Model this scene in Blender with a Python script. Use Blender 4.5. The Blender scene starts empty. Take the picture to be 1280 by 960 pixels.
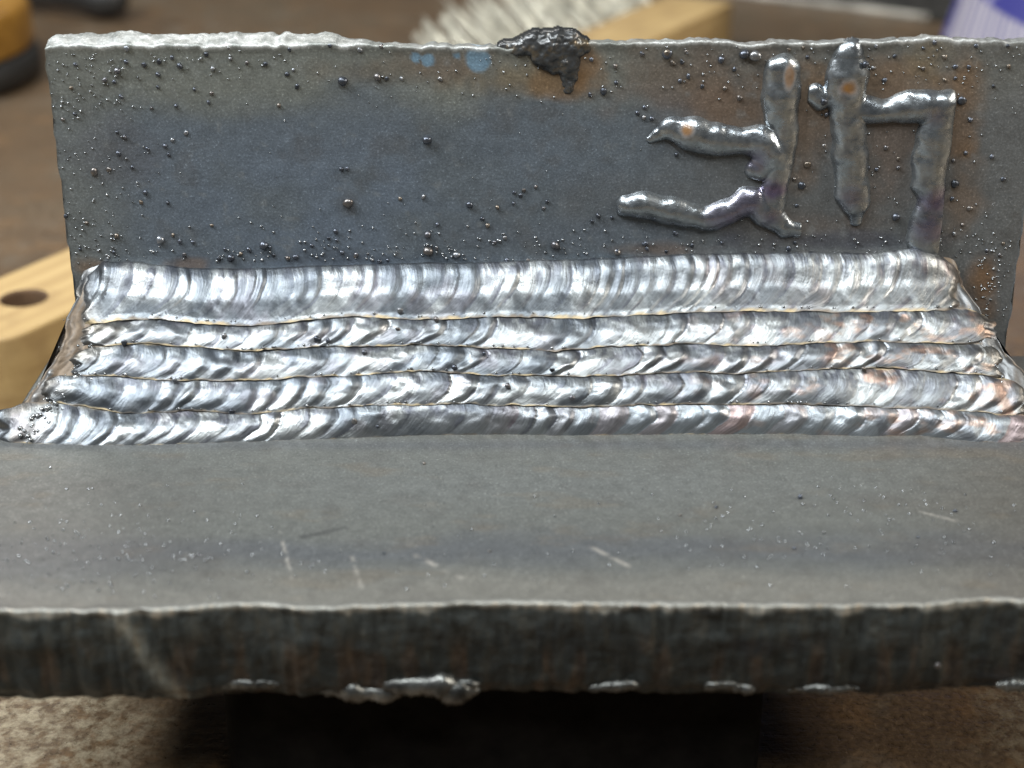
import bpy, bmesh, math, random
import numpy as np
from mathutils import Vector, Matrix, Euler

random.seed(7)
rng = np.random.default_rng(11)
MM = 0.001
S = bpy.context.scene
COL = S.collection

# ------------------------------------------------------------------ camera
F_PX = 2000.0                      # focal length in photo pixels (1280 wide)
PITCH = math.radians(25.5)
CAM = np.array([-4.4, -239.6, 113.3])          # millimetres
FWD = np.array([0, math.cos(PITCH), -math.sin(PITCH)])
UPV = np.array([0, math.sin(PITCH), math.cos(PITCH)])
cd = bpy.data.cameras.new('camera')
cam = bpy.data.objects.new('camera', cd)
COL.objects.link(cam)
cam.location = CAM * MM
cam.rotation_euler = (math.pi / 2 - PITCH, 0, 0)
cd.sensor_width = 36
cd.lens = F_PX / 1280 * 36
cd.clip_start = 0.005
cd.clip_end = 50
cd.dof.use_dof = True
cd.dof.focus_distance = 0.252
cd.dof.aperture_fstop = 16
S.camera = cam

# ------------------------------------------------------------------ world, lamps, exposure
w = bpy.data.worlds.new('World')
S.world = w
w.use_nodes = True
w.node_tree.nodes['Background'].inputs[0].default_value = (0.80, 0.90, 1.0, 1)
w.node_tree.nodes['Background'].inputs[1].default_value = 0.055


def area(name, loc, target, sx, sy, power, color):
    l = bpy.data.lights.new(name, 'AREA')
    l.shape = 'RECTANGLE'
    l.size, l.size_y = sx, sy
    l.energy = power
    l.color = color
    o = bpy.data.objects.new(name, l)
    COL.objects.link(o)
    o.location = loc
    o.rotation_euler = (Vector(target) - Vector(loc)).to_track_quat('-Z', 'Y').to_euler()
    return o


area('workshop_lamp_left', (-0.64, -0.25, 0.64), (0, -0.03, 0.0), 0.24, 0.12, 9.0, (0.95, 0.98, 1.0))
area('workshop_lamp_tube', (-0.25, -0.34, 0.80), (0, -0.02, 0.0), 1.30, 0.06, 16.0, (0.94, 0.99, 1.0))
area('workshop_lamp_right', (0.74, -0.23, 0.44), (0, -0.03, 0.0), 0.22, 0.12, 6.0, (1.0, 0.93, 0.82))
area('workshop_lamp_back', (-0.16, 0.75, 0.62), (0, 0.05, 0.02), 0.50, 0.10, 2.6, (1.0, 0.98, 0.94))
S.view_settings.view_transform = 'Standard'
S.view_settings.look = 'None'
S.view_settings.exposure = 0.0
S.view_settings.gamma = 1.0
S.cycles.use_denoising = True
S.cycles.sample_clamp_indirect = 6.0


# ------------------------------------------------------------------ pixel rays -> places on real surfaces (mm)
def ray(x, y):
    return FWD + np.array([1, 0, 0]) * (x - 640) / F_PX + UPV * (480 - y) / F_PX


def on_wall(x, y, Y=0.0):
    d = ray(x, y); s = (Y - CAM[1]) / d[1]
    return CAM + d * s


def on_floor(x, y, Z=0.0):
    d = ray(x, y); s = (Z - CAM[2]) / d[2]
    return CAM + d * s


LEG = 21.4


def on_face(x, y, c=LEG):
    d = ray(x, y); n = np.array([0, -1.0, 1.0])
    s = (c - CAM @ n) / (d @ n)
    return CAM + d * s


# ------------------------------------------------------------------ noise
def hash2(ix, iy, seed):
    h = (ix.astype(np.int64) * 374761393 + iy.astype(np.int64) * 668265263 + seed * 1442695041) & 0x7fffffff
    h = ((h ^ (h >> 13)) * 1274126177) & 0x7fffffff
    return ((h ^ (h >> 16)) & 0xffff) / 65535.0


def vnoise(x, y, seed=0):
    x = np.asarray(x, float); y = np.asarray(y, float)
    ix = np.floor(x); iy = np.floor(y)
    fx = x - ix; fy = y - iy
    fx = fx * fx * (3 - 2 * fx); fy = fy * fy * (3 - 2 * fy)
    a = hash2(ix, iy, seed); b = hash2(ix + 1, iy, seed)
    c = hash2(ix, iy + 1, seed); d = hash2(ix + 1, iy + 1, seed)
    return (a * (1 - fx) + b * fx) * (1 - fy) + (c * (1 - fx) + d * fx) * fy


def fbm(x, y, seed=0, octv=4):
    r = 0; amp = 1.0; tot = 0
    for o in range(octv):
        r = r + amp * vnoise(x * 2 ** o, y * 2 ** o, seed + o * 17)
        tot += amp; amp *= 0.5
    return r / tot            # 0..1


def sstep(a, b, x):
    t = np.clip((x - a) / (b - a), 0, 1)
    return t * t * (3 - 2 * t)


# ------------------------------------------------------------------ helpers for objects
def link(o, parent=None):
    COL.objects.link(o)
    if parent is not None:
        o.parent = parent
        o.location = -parent.location if parent.parent is None else (0, 0, 0)
    return o


def mesh_obj(name, verts, faces, mat, parent=None, smooth=True, mm=True):
    me = bpy.data.meshes.new(name)
    v = np.asarray(verts, float) * (MM if mm else 1)
    me.from_pydata(v.tolist(), [], [list(map(int, f)) for f in faces] if not isinstance(faces, np.ndarray) else faces.tolist())
    if smooth:
        me.polygons.foreach_set('use_smooth', np.ones(len(me.polygons), bool))
    me.update()
    o = bpy.data.objects.new(name, me)
    if mat: me.materials.append(mat)
    return link(o, parent)


def fattr(o, name, arr):
    a = o.data.attributes.new(name, 'FLOAT', 'POINT')
    a.data.foreach_set('value', np.asarray(arr, np.float32).ravel())


def cattr(o, name, rgb):
    n = len(o.data.vertices)
    c = np.ones((n, 4), np.float32); c[:, :3] = rgb
    a = o.data.color_attributes.new(name, 'FLOAT_COLOR', 'POINT')
    a.data.foreach_set('color', c.ravel())


def thing(name, label, cat, loc, group=None):
    o = bpy.data.objects.new(name, None)
    COL.objects.link(o)
    o.location = np.array(loc) * MM
    o.empty_display_size = 0.01
    o['label'] = label; o['category'] = cat
    if group: o['group'] = group
    return o


def grid_faces(nu, nv, off=0):
    i = np.arange(nu - 1)[:, None]; j = np.arange(nv - 1)[None, :]
    a = off + i * nv + j
    return np.stack([a, a + nv, a + nv + 1, a + 1], -1).reshape(-1, 4)


# ------------------------------------------------------------------ materials
class NT:
    def __init__(self, name):
        self.m = bpy.data.materials.new(name)
        self.m.use_nodes = True
        self.t = self.m.node_tree
        self.b = self.t.nodes['Principled BSDF']

    def n(self, typ, **kw):
        x = self.t.nodes.new(typ)
        for k, v in kw.items():
            if k.startswith('i_'):
                x.inputs[k[2:].replace('_', ' ')].default_value = v
            else:
                setattr(x, k, v)
        return x

    def l(self, a, b):
        self.t.links.new(a, b)

    def set(self, **kw):
        for k, v in kw.items():
            self.b.inputs[k.replace('_', ' ')].default_value = v

    def noise(self, scale, detail=4, rough=0.55, vec=None):
        x = self.n('ShaderNodeTexNoise')
        x.inputs['Scale'].default_value = scale
        x.inputs['Detail'].default_value = detail
        x.inputs['Roughness'].default_value = rough
        self.l(vec if vec is not None else self.obj(), x.inputs['Vector'])
        return x.outputs['Fac']

    def obj(self):
        if not hasattr(self, 'tc'):
            self.tc = self.n('ShaderNodeTexCoord')
        return self.tc.outputs['Object']

    def mapped(self, scale):
        m = self.n('ShaderNodeMapping')
        m.inputs['Scale'].default_value = scale
        self.l(self.obj(), m.inputs['Vector'])
        return m.outputs['Vector']

    def ramp(self, fac, stops):
        r = self.n('ShaderNodeValToRGB')
        els = r.color_ramp.elements
        while len(els) < len(stops): els.new(0.5)
        for e, (p, c) in zip(els, stops):
            e.position = p
            e.color = (c, c, c, 1) if isinstance(c, (int, float)) else (*c, 1)
        self.l(fac, r.inputs['Fac'])
        return r.outputs['Color']

    def mix(self, fac, a, b, mode='MIX'):
        x = self.n('ShaderNodeMix', data_type='RGBA', blend_type=mode)
        for sock, v in ((x.inputs[0], fac), (x.inputs[6], a), (x.inputs[7], b)):
            if hasattr(v, 'is_linked'): self.l(v, sock)
            elif isinstance(v, (int, float)): sock.default_value = v
            else: sock.default_value = (*v, 1)
        return x.outputs[2]

    def math(self, op, a, b=0.0):
        x = self.n('ShaderNodeMath', operation=op)
        for sock, v in ((x.inputs[0], a), (x.inputs[1], b)):
            if hasattr(v, 'is_linked'): self.l(v, sock)
            else: sock.default_value = v
        return x.outputs[0]

    def attr(self, name, what='Fac'):
        a = self.n('ShaderNodeAttribute', attribute_name=name)
        return a.outputs[what]

    def bump(self, height, dist, strength=1.0, prev=None):
        b = self.n('ShaderNodeBump')
        b.inputs['Strength'].default_value = strength
        b.inputs['Distance'].default_value = dist
        self.l(height, b.inputs['Height'])
        if prev is not None: self.l(prev, b.inputs['Normal'])
        return b.outputs['Normal']

    def color(self, c):
        self.l(c, self.b.inputs['Base Color'])

    def rough(self, r):
        self.l(r, self.b.inputs['Roughness'])

    def normal(self, n):
        self.l(n, self.b.inputs['Normal'])


def mat_plate():
    k = NT('mill_scale_steel')
    c = k.attr('tint', 'Color')
    sp = k.noise(2600, 2, 0.7)
    c = k.mix(1.0, c, k.ramp(sp, [(0.30, 0.78), (0.55, 1.0), (0.66, 1.25), (0.74, 2.2)]), 'MULTIPLY')  # brightest specks paint the sparkle of the scale into the colour
    rl = k.noise(1.0, 4, 0.7, k.mapped((60, 1400, 1400)))
    c = k.mix(1.0, c, k.ramp(rl, [(0.3, 0.94), (0.6, 1.0), (0.75, 1.12)]), 'MULTIPLY')
    bl = k.noise(420, 4, 0.65)
    c = k.mix(1.0, c, k.ramp(bl, [(0.3, 0.87), (0.7, 1.13)]), 'MULTIPLY')
    k.color(c)
    k.set(Metallic=0.35)
    k.rough(k.ramp(k.noise(700, 3, 0.6), [(0.3, 0.34), (0.7, 0.56)]))
    n = k.bump(k.noise(2600, 2, 0.6), 0.00009, 0.55)
    n = k.bump(k.noise(520, 4, 0.6), 0.00022, 0.25, n)
    k.normal(n)
    return k.m


def mat_edge():
    k = NT('flame_cut_edge_steel')
    c = k.attr('tint', 'Color')
    st = k.noise(1.0, 5, 0.65, k.mapped((700, 160, 190)))
    c = k.mix(1.0, c, k.ramp(st, [(0.28, (0.35, 0.33, 0.30)), (0.5, (0.95, 0.95, 0.93)), (0.62, (1.25, 1.1, 0.95)), (0.74, (1.9, 1.95, 1.9))]), 'MULTIPLY')
    k.color(c)
    k.set(Metallic=0.4, Specular_IOR_Level=0.25)
    k.rough(k.ramp(k.noise(500, 3), [(0.3, 0.38), (0.7, 0.6)]))
    k.normal(k.bump(k.noise(900, 5, 0.6), 0.0004, 0.6))
    return k.m


def mat_weld():
    k = NT('weld_metal')
    tint = k.attr('tint', 'Color')
    flow = k.attr('flow', 'Vector')
    f = k.noise(1.0, 4, 0.65, flow)
    c = k.mix(1.0, tint, k.ramp(f, [(0.3, 0.76), (0.7, 1.15)]), 'MULTIPLY')
    k.color(c)
    seam = k.attr('seam')
    k.l(k.math('SUBTRACT', 0.95, k.math('MULTIPLY', seam, 0.75)), k.b.inputs['Metallic'])
    r = k.math('ADD', k.attr('rough'), k.math('MULTIPLY', seam, 0.25))
    k.rough(r)
    n = k.bump(f, 0.00010, 0.7)
    n = k.bump(k.noise(700, 3, 0.5), 0.0003, 0.35, n)
    k.normal(n)
    return k.m


def mat_letters():
    k = NT('raised_weld_metal')
    c = k.mix(1.0, k.attr('tint', 'Color'), k.ramp(k.noise(1100, 4, 0.65), [(0.3, 0.8), (0.7, 1.15)]), 'MULTIPLY')
    k.color(c)
    k.l(k.attr('metal'), k.b.inputs['Metallic'])
    k.rough(k.ramp(k.noise(500, 3), [(0.3, 0.20), (0.7, 0.36)]))
    n = k.bump(k.noise(900, 4, 0.6), 0.0002, 0.5)
    k.normal(n)
    return k.m


def mat_spatter():
    k = NT('spatter_steel')
    info = k.n('ShaderNodeObjectInfo')
    k.color(k.ramp(info.outputs['Random'], [(0.0, (0.05, 0.055, 0.065)), (0.5, (0.10, 0.11, 0.135)), (0.8, (0.15, 0.125, 0.10)), (1.0, (0.22, 0.235, 0.26))]))
    k.set(Metallic=0.8, Roughness=0.33)
    k.normal(k.bump(k.noise(2.0, 3), 0.00006, 0.5))
    return k.m


def mat_slag():
    k = NT('black_slag')
    c = k.ramp(k.noise(330, 5, 0.65), [(0.3, (0.02, 0.02, 0.021)), (0.55, (0.06, 0.062, 0.064)), (0.68, (0.11, 0.085, 0.055)), (0.8, (0.09, 0.09, 0.09))])
    k.color(c)
    k.set(Roughness=0.27, Metallic=0.55)
    k.normal(k.bump(k.noise(500, 4, 0.6), 0.0004, 0.5))
    return k.m


def mat_bench():
    k = NT('rusty_steel_bench')
    big = k.noise(14, 5, 0.6); mid = k.noise(95, 5, 0.65); fine = k.noise(900, 4, 0.7)
    c = k.ramp(big, [(0.32, (0.080, 0.052, 0.029)), (0.5, (0.112, 0.073, 0.041)), (0.68, (0.104, 0.078, 0.049))])
    c = k.mix(k.ramp(mid, [(0.50, 0.0), (0.66, 0.55)]), c, (0.175, 0.098, 0.042))
    c = k.mix(k.ramp(k.noise(60, 4, 0.6), [(0.56, 0.0), (0.70, 0.5)]), c, (0.17, 0.145, 0.11))
    c = k.mix(1.0, c, k.ramp(fine, [(0.3, 0.62), (0.7, 1.35)]), 'MULTIPLY')
    c = k.mix(k.math('MULTIPLY', k.attr('bench_sheen'), k.ramp(k.noise(420, 6, 0.7), [(0.42, 0.0), (0.62, 1.0)])), c, (0.30, 0.25, 0.17))  # pale patches paint the lit sheen of the bench foreground
    k.color(c)
    k.set(Metallic=0.25)
    k.rough(k.ramp(fine, [(0.35, 0.26), (0.7, 0.62)]))
    n = k.bump(fine, 0.0003, 0.6)
    n = k.bump(k.noise(1.0, 4, 0.6, k.mapped((60, 420, 100))), 0.0006, 0.4, n)
    k.normal(n)
    return k.m


def mat_wood():
    k = NT('pale_beech_wood')
    g = k.noise(1.0, 4, 0.6, k.mapped((12, 260, 260)))
    c = k.ramp(g, [(0.3, (0.29, 0.185, 0.075)), (0.5, (0.37, 0.25, 0.105)), (0.7, (0.43, 0.30, 0.135))])
    d = k.noise(70, 4, 0.6)
    c = k.mix(k.ramp(d, [(0.48, 0.0), (0.72, 0.65)]), c, (0.20, 0.12, 0.05))
    k.color(c)
    k.set(Roughness=0.55)
    k.normal(k.bump(g, 0.0002, 0.4))
    return k.m


def mat_plain(name, col, rough=0.5, metal=0.0, var=0.25, scale=300, bump=0.0002):
    k = NT(name)
    f = k.noise(scale, 4, 0.6)
    k.color(k.mix(1.0, col, k.ramp(f, [(0.3, 1 - var), (0.7, 1 + var)]), 'MULTIPLY'))
    k.set(Metallic=metal, Roughness=rough)
    k.normal(k.bump(f, bump, 0.4))
    return k.m


M_PLATE, M_EDGE, M_WELD, M_LET = mat_plate(), mat_edge(), mat_weld(), mat_letters()
M_SPAT, M_SLAG, M_BENCH, M_WOOD = mat_spatter(), mat_slag(), mat_bench(), mat_wood()

BZ = -14.2                 # underside of the coupon
BENCH = -42.0              # bench surface


# ------------------------------------------------------------------ bench, and an added black block for the shade under the coupon


def build_bench():
    xs = np.concatenate([np.linspace(-900, -160, 20)[:-1], np.linspace(-160, 160, 160), np.linspace(160, 900, 20)[1:]])
    ys = np.concatenate([np.linspace(-420, -110, 10)[:-1], np.linspace(-110, 60, 90), np.linspace(60, 1500, 60)[1:]])
    X, Y = np.meshgrid(xs, ys, indexing='ij')
    Z = BENCH - 0.5 * fbm(X / 13, Y / 13, 951, 4) - 0.35 * fbm(X / 3.2, Y / 3.2, 957, 2)
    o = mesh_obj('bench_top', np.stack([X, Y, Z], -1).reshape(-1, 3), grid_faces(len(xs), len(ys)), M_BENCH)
    sc = sstep(-52, -72, X + (fbm(X / 6, Y / 6, 961, 3) - .5) * 26) * sstep(40, -10, Y)  # mask of the painted foreground sheen, left and then right
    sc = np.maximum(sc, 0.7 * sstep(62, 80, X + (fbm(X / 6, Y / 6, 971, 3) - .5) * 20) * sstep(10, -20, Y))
    fattr(o, 'bench_sheen', sc)
    o['kind'] = 'structure'
    o['label'] = 'worn rusty brown steel bench top'


build_bench()


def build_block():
    t = thing('shade_block', 'added black block that fills in the deep shade under the welded test piece', 'block', (-7, -26, BENCH))
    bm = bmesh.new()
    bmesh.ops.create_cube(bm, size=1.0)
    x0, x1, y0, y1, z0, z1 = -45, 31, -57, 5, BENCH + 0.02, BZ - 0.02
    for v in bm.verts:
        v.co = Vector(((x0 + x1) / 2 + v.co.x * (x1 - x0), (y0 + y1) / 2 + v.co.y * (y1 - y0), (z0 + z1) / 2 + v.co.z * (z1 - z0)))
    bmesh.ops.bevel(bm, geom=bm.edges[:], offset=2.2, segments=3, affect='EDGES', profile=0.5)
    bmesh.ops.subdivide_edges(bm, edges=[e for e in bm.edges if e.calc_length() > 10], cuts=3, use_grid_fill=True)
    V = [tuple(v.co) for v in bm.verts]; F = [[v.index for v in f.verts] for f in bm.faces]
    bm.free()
    shade_mat = mat_plain('shade_black_block', (0.006, 0.0055, 0.005), 0.85, 0.0, 0.5, 200, 0.0006)  # near-black colour paints the deep shade below the plate
    shade_mat.node_tree.nodes['Principled BSDF'].inputs['Specular IOR Level'].default_value = 0.05
    mesh_obj('block_body', V, F, shade_mat, t)


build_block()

# ------------------------------------------------------------------ the welded coupon
coupon = thing('welded_coupon', 'dark grey steel fillet weld test piece with five shiny rippled weld beads and raised 4F', 'weld coupon', (0, -20, BZ))
VT = 56.4                  # height of the upright plate
T_V = 7.5                  # its thickness
X0V, X1V = -75.0, 76.5     # its ends
X0B, X1B = -83.0, 84.5     # ends of the base plate
YF, YB = -67.7, 9.0        # front and back edge of the base plate


def lerp3(a, b, t):
    return np.array(a)[None, :] * (1 - t[:, None]) + np.array(b)[None, :] * t[:, None]


def mixc(c, col, f):
    return c * (1 - f[..., None]) + np.array(col) * f[..., None]


# image boundaries of the plate top edge, the beads and the base plate's front edges
def curve(pts):
    p = np.array(pts, float)
    return lambda x: np.interp(x, p[:, 0], p[:, 1])


TOPE = curve([(50, 62), (60, 57), (130, 56), (250, 57), (380, 55), (500, 56), (640, 60), (745, 53), (830, 52), (880, 50), (930, 55), (960, 53), (1100, 52), (1160, 47), (1200, 50), (1300, 52)])

Bc = [curve([(80, 345), (130, 326), (180, 330), (240, 338), (300, 338), (420, 334), (520, 331), (600, 330), (700, 326), (770, 324), (860, 319), (930, 318), (1000, 317), (1080, 318), (1140, 312), (1190, 320), (1215, 335)]),
      curve([(60, 402), (103, 400), (150, 396), (189, 394), (247, 401), (309, 403), (370, 398), (440, 391), (523, 396), (626, 391), (729, 393), (860, 386), (943, 384), (1046, 386), (1120, 384), (1184, 384), (1240, 388)]),
      curve([(60, 436), (113, 432), (172, 427), (241, 431), (309, 437), (380, 432), (440, 430), (523, 429), (609, 432), (695, 436), (780, 430), (860, 427), (943, 429), (1080, 424), (1184, 427), (1280, 430)]),
      curve([(40, 468), (93, 467), (148, 468), (220, 473), (309, 473), (380, 469), (440, 467), (523, 461), (626, 467), (750, 468), (860, 463), (909, 465), (1012, 460), (1115, 458), (1218, 465), (1266, 474), (1300, 478)]),
      curve([(-20, 505), (76, 501), (151, 514), (241, 511), (309, 515), (380, 508), (440, 506), (489, 503), (592, 503), (709, 506), (798, 504), (900, 503), (977, 503), (1115, 506), (1200, 510), (1270, 517), (1330, 520)]),
      curve([(-30, 553), (0, 554), (103, 559), (241, 556), (340, 553), (440, 549), (530, 545), (626, 544), (709, 546), (840, 544), (977, 544), (1080, 547), (1149, 546), (1218, 554), (1280, 554), (1330, 556)])]


def bpoint(i, x):
    y = float(Bc[i](x))
    if i == 0: return on_wall(x, y, 0.15)
    if i == 5: return on_floor(x, y, -0.15)
    return on_face(x, y, LEG + (2.2, 2.6, 2.5, 1.6)[i - 1])


BXYZ = []
for i in range(6):
    px = np.linspace(-60, 1360, 500)
    P = np.array([bpoint(i, q) for q in px])
    BXYZ.append(P)


def bcurve(i, X):
    P = BXYZ[i]
    return np.stack([X, np.interp(X, P[:, 0], P[:, 1]), np.interp(X, P[:, 0], P[:, 2])], -1)


def build_upright():
    nx, nz = 420, 150
    X = np.linspace(X0V, X1V, nx)
    # top edge height from the picture's top edge
    px = np.linspace(40, 1310, 500)
    te = np.array([on_wall(q, float(TOPE(q))) for q in px])
    ztop = np.interp(X, te[:, 0], te[:, 2]) + (fbm(X / 1.3, X * 0, 5, 3) - 0.5) * 0.7
    zz = np.linspace(0, 1, nz)
    GX, GT = np.meshgrid(X, zz, indexing='ij')
    GZ = GT * ztop[:, None]
    # side edges a little uneven
    ex = (fbm(GZ / 2.0, GZ * 0 + 3, 8, 3) - 0.5) * 0.8
    GX = GX + ex * (sstep(X1V - 3, X1V, GX) + sstep(X0V + 3, X0V, GX))
    GY = -(fbm(GX / 9, GZ / 9, 21, 4) - 0.5) * 0.35
    # swollen lip of melted metal along the top edge
    dtop = ztop[:, None] - GZ
    lip = (0.25 + 0.9 * fbm(GX / 4, GX * 0, 31, 3)) * sstep(-70, -60, -np.abs(GX + 10)) * np.exp(-(dtop / 0.9) ** 2)
    GY = GY - lip * 0.45
    front = np.stack([GX, GY, GZ], -1)
    # top face and back face
    nt = 14
    tt = np.linspace(0, 1, nt + 1)[1:]
    crown = np.sin(np.pi * tt)[None, :] * (0.35 + 1.1 * fbm(X / 5, X * 0 + 9, 77, 3))[:, None]
    crown = crown * (0.85 - 0.55 * sstep(-34, -24, X))[:, None] - (tt * 1.5)[None, :] * sstep(-34, -24, X)[:, None]
    TX = np.repeat(GX[:, -1:], nt, 1)
    TY = GY[:, -1:] * (1 - tt) + T_V * tt
    TZ = ztop[:, None] + crown + (vnoise(TX / 0.8, TY / 0.8, 91) - 0.5) * 0.35 - 0.9 * (tt ** 6)[None, :]
    top = np.stack([TX, TY, TZ], -1)
    back = np.stack([GX[:, -1:], np.full((nx, 1), T_V), np.zeros((nx, 1))], -1)
    G = np.concatenate([front, top, back], 1)
    nv = G.shape[1]
    V = G.reshape(-1, 3)
    F = grid_faces(nx, nv).tolist()
    F = [f[::-1] for f in F]
    F.append([j for j in range(nv)])                       # left end cap
    F.append([(nx - 1) * nv + j for j in range(nv)][::-1])
    # colours of the scale: cool blue-grey field, olive band and rust towards the edges and round the letters
    x, z = V[:, 0], V[:, 2]
    zt = np.repeat(ztop, nv)
    d = zt - z
    n1 = fbm(x / 14, z / 10, 3, 4); n2 = fbm(x / 5, z / 5, 13, 4); n3 = fbm(x / 1.6, z / 1.6, 23, 3)
    c = np.tile(np.array([0.108, 0.128, 0.148]), (len(V), 1))
    c = mixc(c, (0.120, 0.150, 0.195), sstep(0.25, 0.6, n1) * 0.8 * np.exp(-((x + 32) / 36) ** 2 - ((z - 30) / 14) ** 2))
    c = mixc(c, (0.165, 0.172, 0.152), sstep(13, 4, d + (n1 - 0.5) * 9) * 0.85)
    c = mixc(c, (0.150, 0.158, 0.148), sstep(-60, -74, x + (n1 - 0.5) * 12) * 0.6)
    c = mixc(c, (0.120, 0.118, 0.112), sstep(10, 40, x + (n1 - 0.5) * 20) * 0.7)

    def blob(px_, py_, rx, rz, col, amt, nn=n2):
        nonlocal c
        p = on_wall(px_, py_)
        q = np.hypot((x - p[0]) / rx, (z - p[2]) / rz) + (nn - 0.5) * 1.3
        c = mixc(c, col, sstep(1.25, 0.3, q) * amt * 0.85)

    rust = (0.185, 0.105, 0.048); rust2 = (0.20, 0.15, 0.085); brown = (0.135, 0.088, 0.060)
    blob(640, 100, 14, 3.5, rust2, 0.75); blob(700, 108, 8, 3, rust, 0.7); blob(560, 85, 10, 3.5, brown, 0.6)
    blob(735, 85, 3.5, 4, rust, 0.8); blob(470, 90, 10, 2.5, (0.15, 0.115, 0.08), 0.5)
    blob(880, 105, 16, 7, brown, 0.6); blob(920, 130, 7, 6, rust, 0.35); blob(1010, 150, 5, 12, rust, 0.55)
    blob(1100, 100, 13, 4.5, rust, 0.6); blob(1200, 140, 4, 10, rust, 0.6); blob(1110, 190, 7, 12, brown, 0.6)
    blob(1205, 240, 4, 8, rust, 0.45); blob(1160, 70, 4, 4, rust2, 0.6); blob(1225, 360, 3.5, 6, (0.16, 0.085, 0.035), 0.9)
    blob(830, 250, 20, 6, (0.105, 0.105, 0.105), 0.5); blob(990, 280, 10, 4, brown, 0.4)
    blob(110, 335, 3, 2, rust, 0.6); blob(240, 331, 4, 1.4, rust, 0.55); blob(820, 312, 9, 1.6, rust, 0.5); blob(420, 322, 9, 2.0, (0.05, 0.06, 0.08), 0.5)
    blob(150, 190, 8, 6, (0.085, 0.085, 0.10), 0.5)
    blob(1050, 300, 18, 1.8, (0.055, 0.06, 0.08), 0.7); blob(700, 295, 30, 3, (0.10, 0.115, 0.14), 0.5)
    c = mixc(c, (0.085, 0.080, 0.075), sstep(0.62, 0.80, n2) * 0.3)
    c = mixc(c, (0.21, 0.22, 0.22), sstep(0.68, 0.9, n3) * 0.35)
    for (a, b, r) in ((520, 72, 0.85), (535, 75, 1.1), (597, 75, 2.0), (571, 70, 0.5)):
        p = on_wall(a, b)
        q = np.hypot(x - p[0], (z - p[2]) / 1.05) / r + (n3 - 0.5) * 0.35
        c = mixc(c, (0.16, 0.27, 0.37), sstep(1.05, 0.75, q) * 0.85)
    # bare metal on the molten top edge, with its bright highlight painted in
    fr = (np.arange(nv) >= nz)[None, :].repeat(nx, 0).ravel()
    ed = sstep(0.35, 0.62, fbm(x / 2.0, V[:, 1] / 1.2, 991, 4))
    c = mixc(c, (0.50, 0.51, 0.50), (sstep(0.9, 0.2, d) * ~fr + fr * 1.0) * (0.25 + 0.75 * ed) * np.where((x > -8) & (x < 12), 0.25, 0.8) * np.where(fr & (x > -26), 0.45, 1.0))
    c = np.clip(c * 0.88, 0.02, 1)
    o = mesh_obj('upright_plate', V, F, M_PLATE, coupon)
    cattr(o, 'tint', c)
    return o


build_upright()


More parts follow.
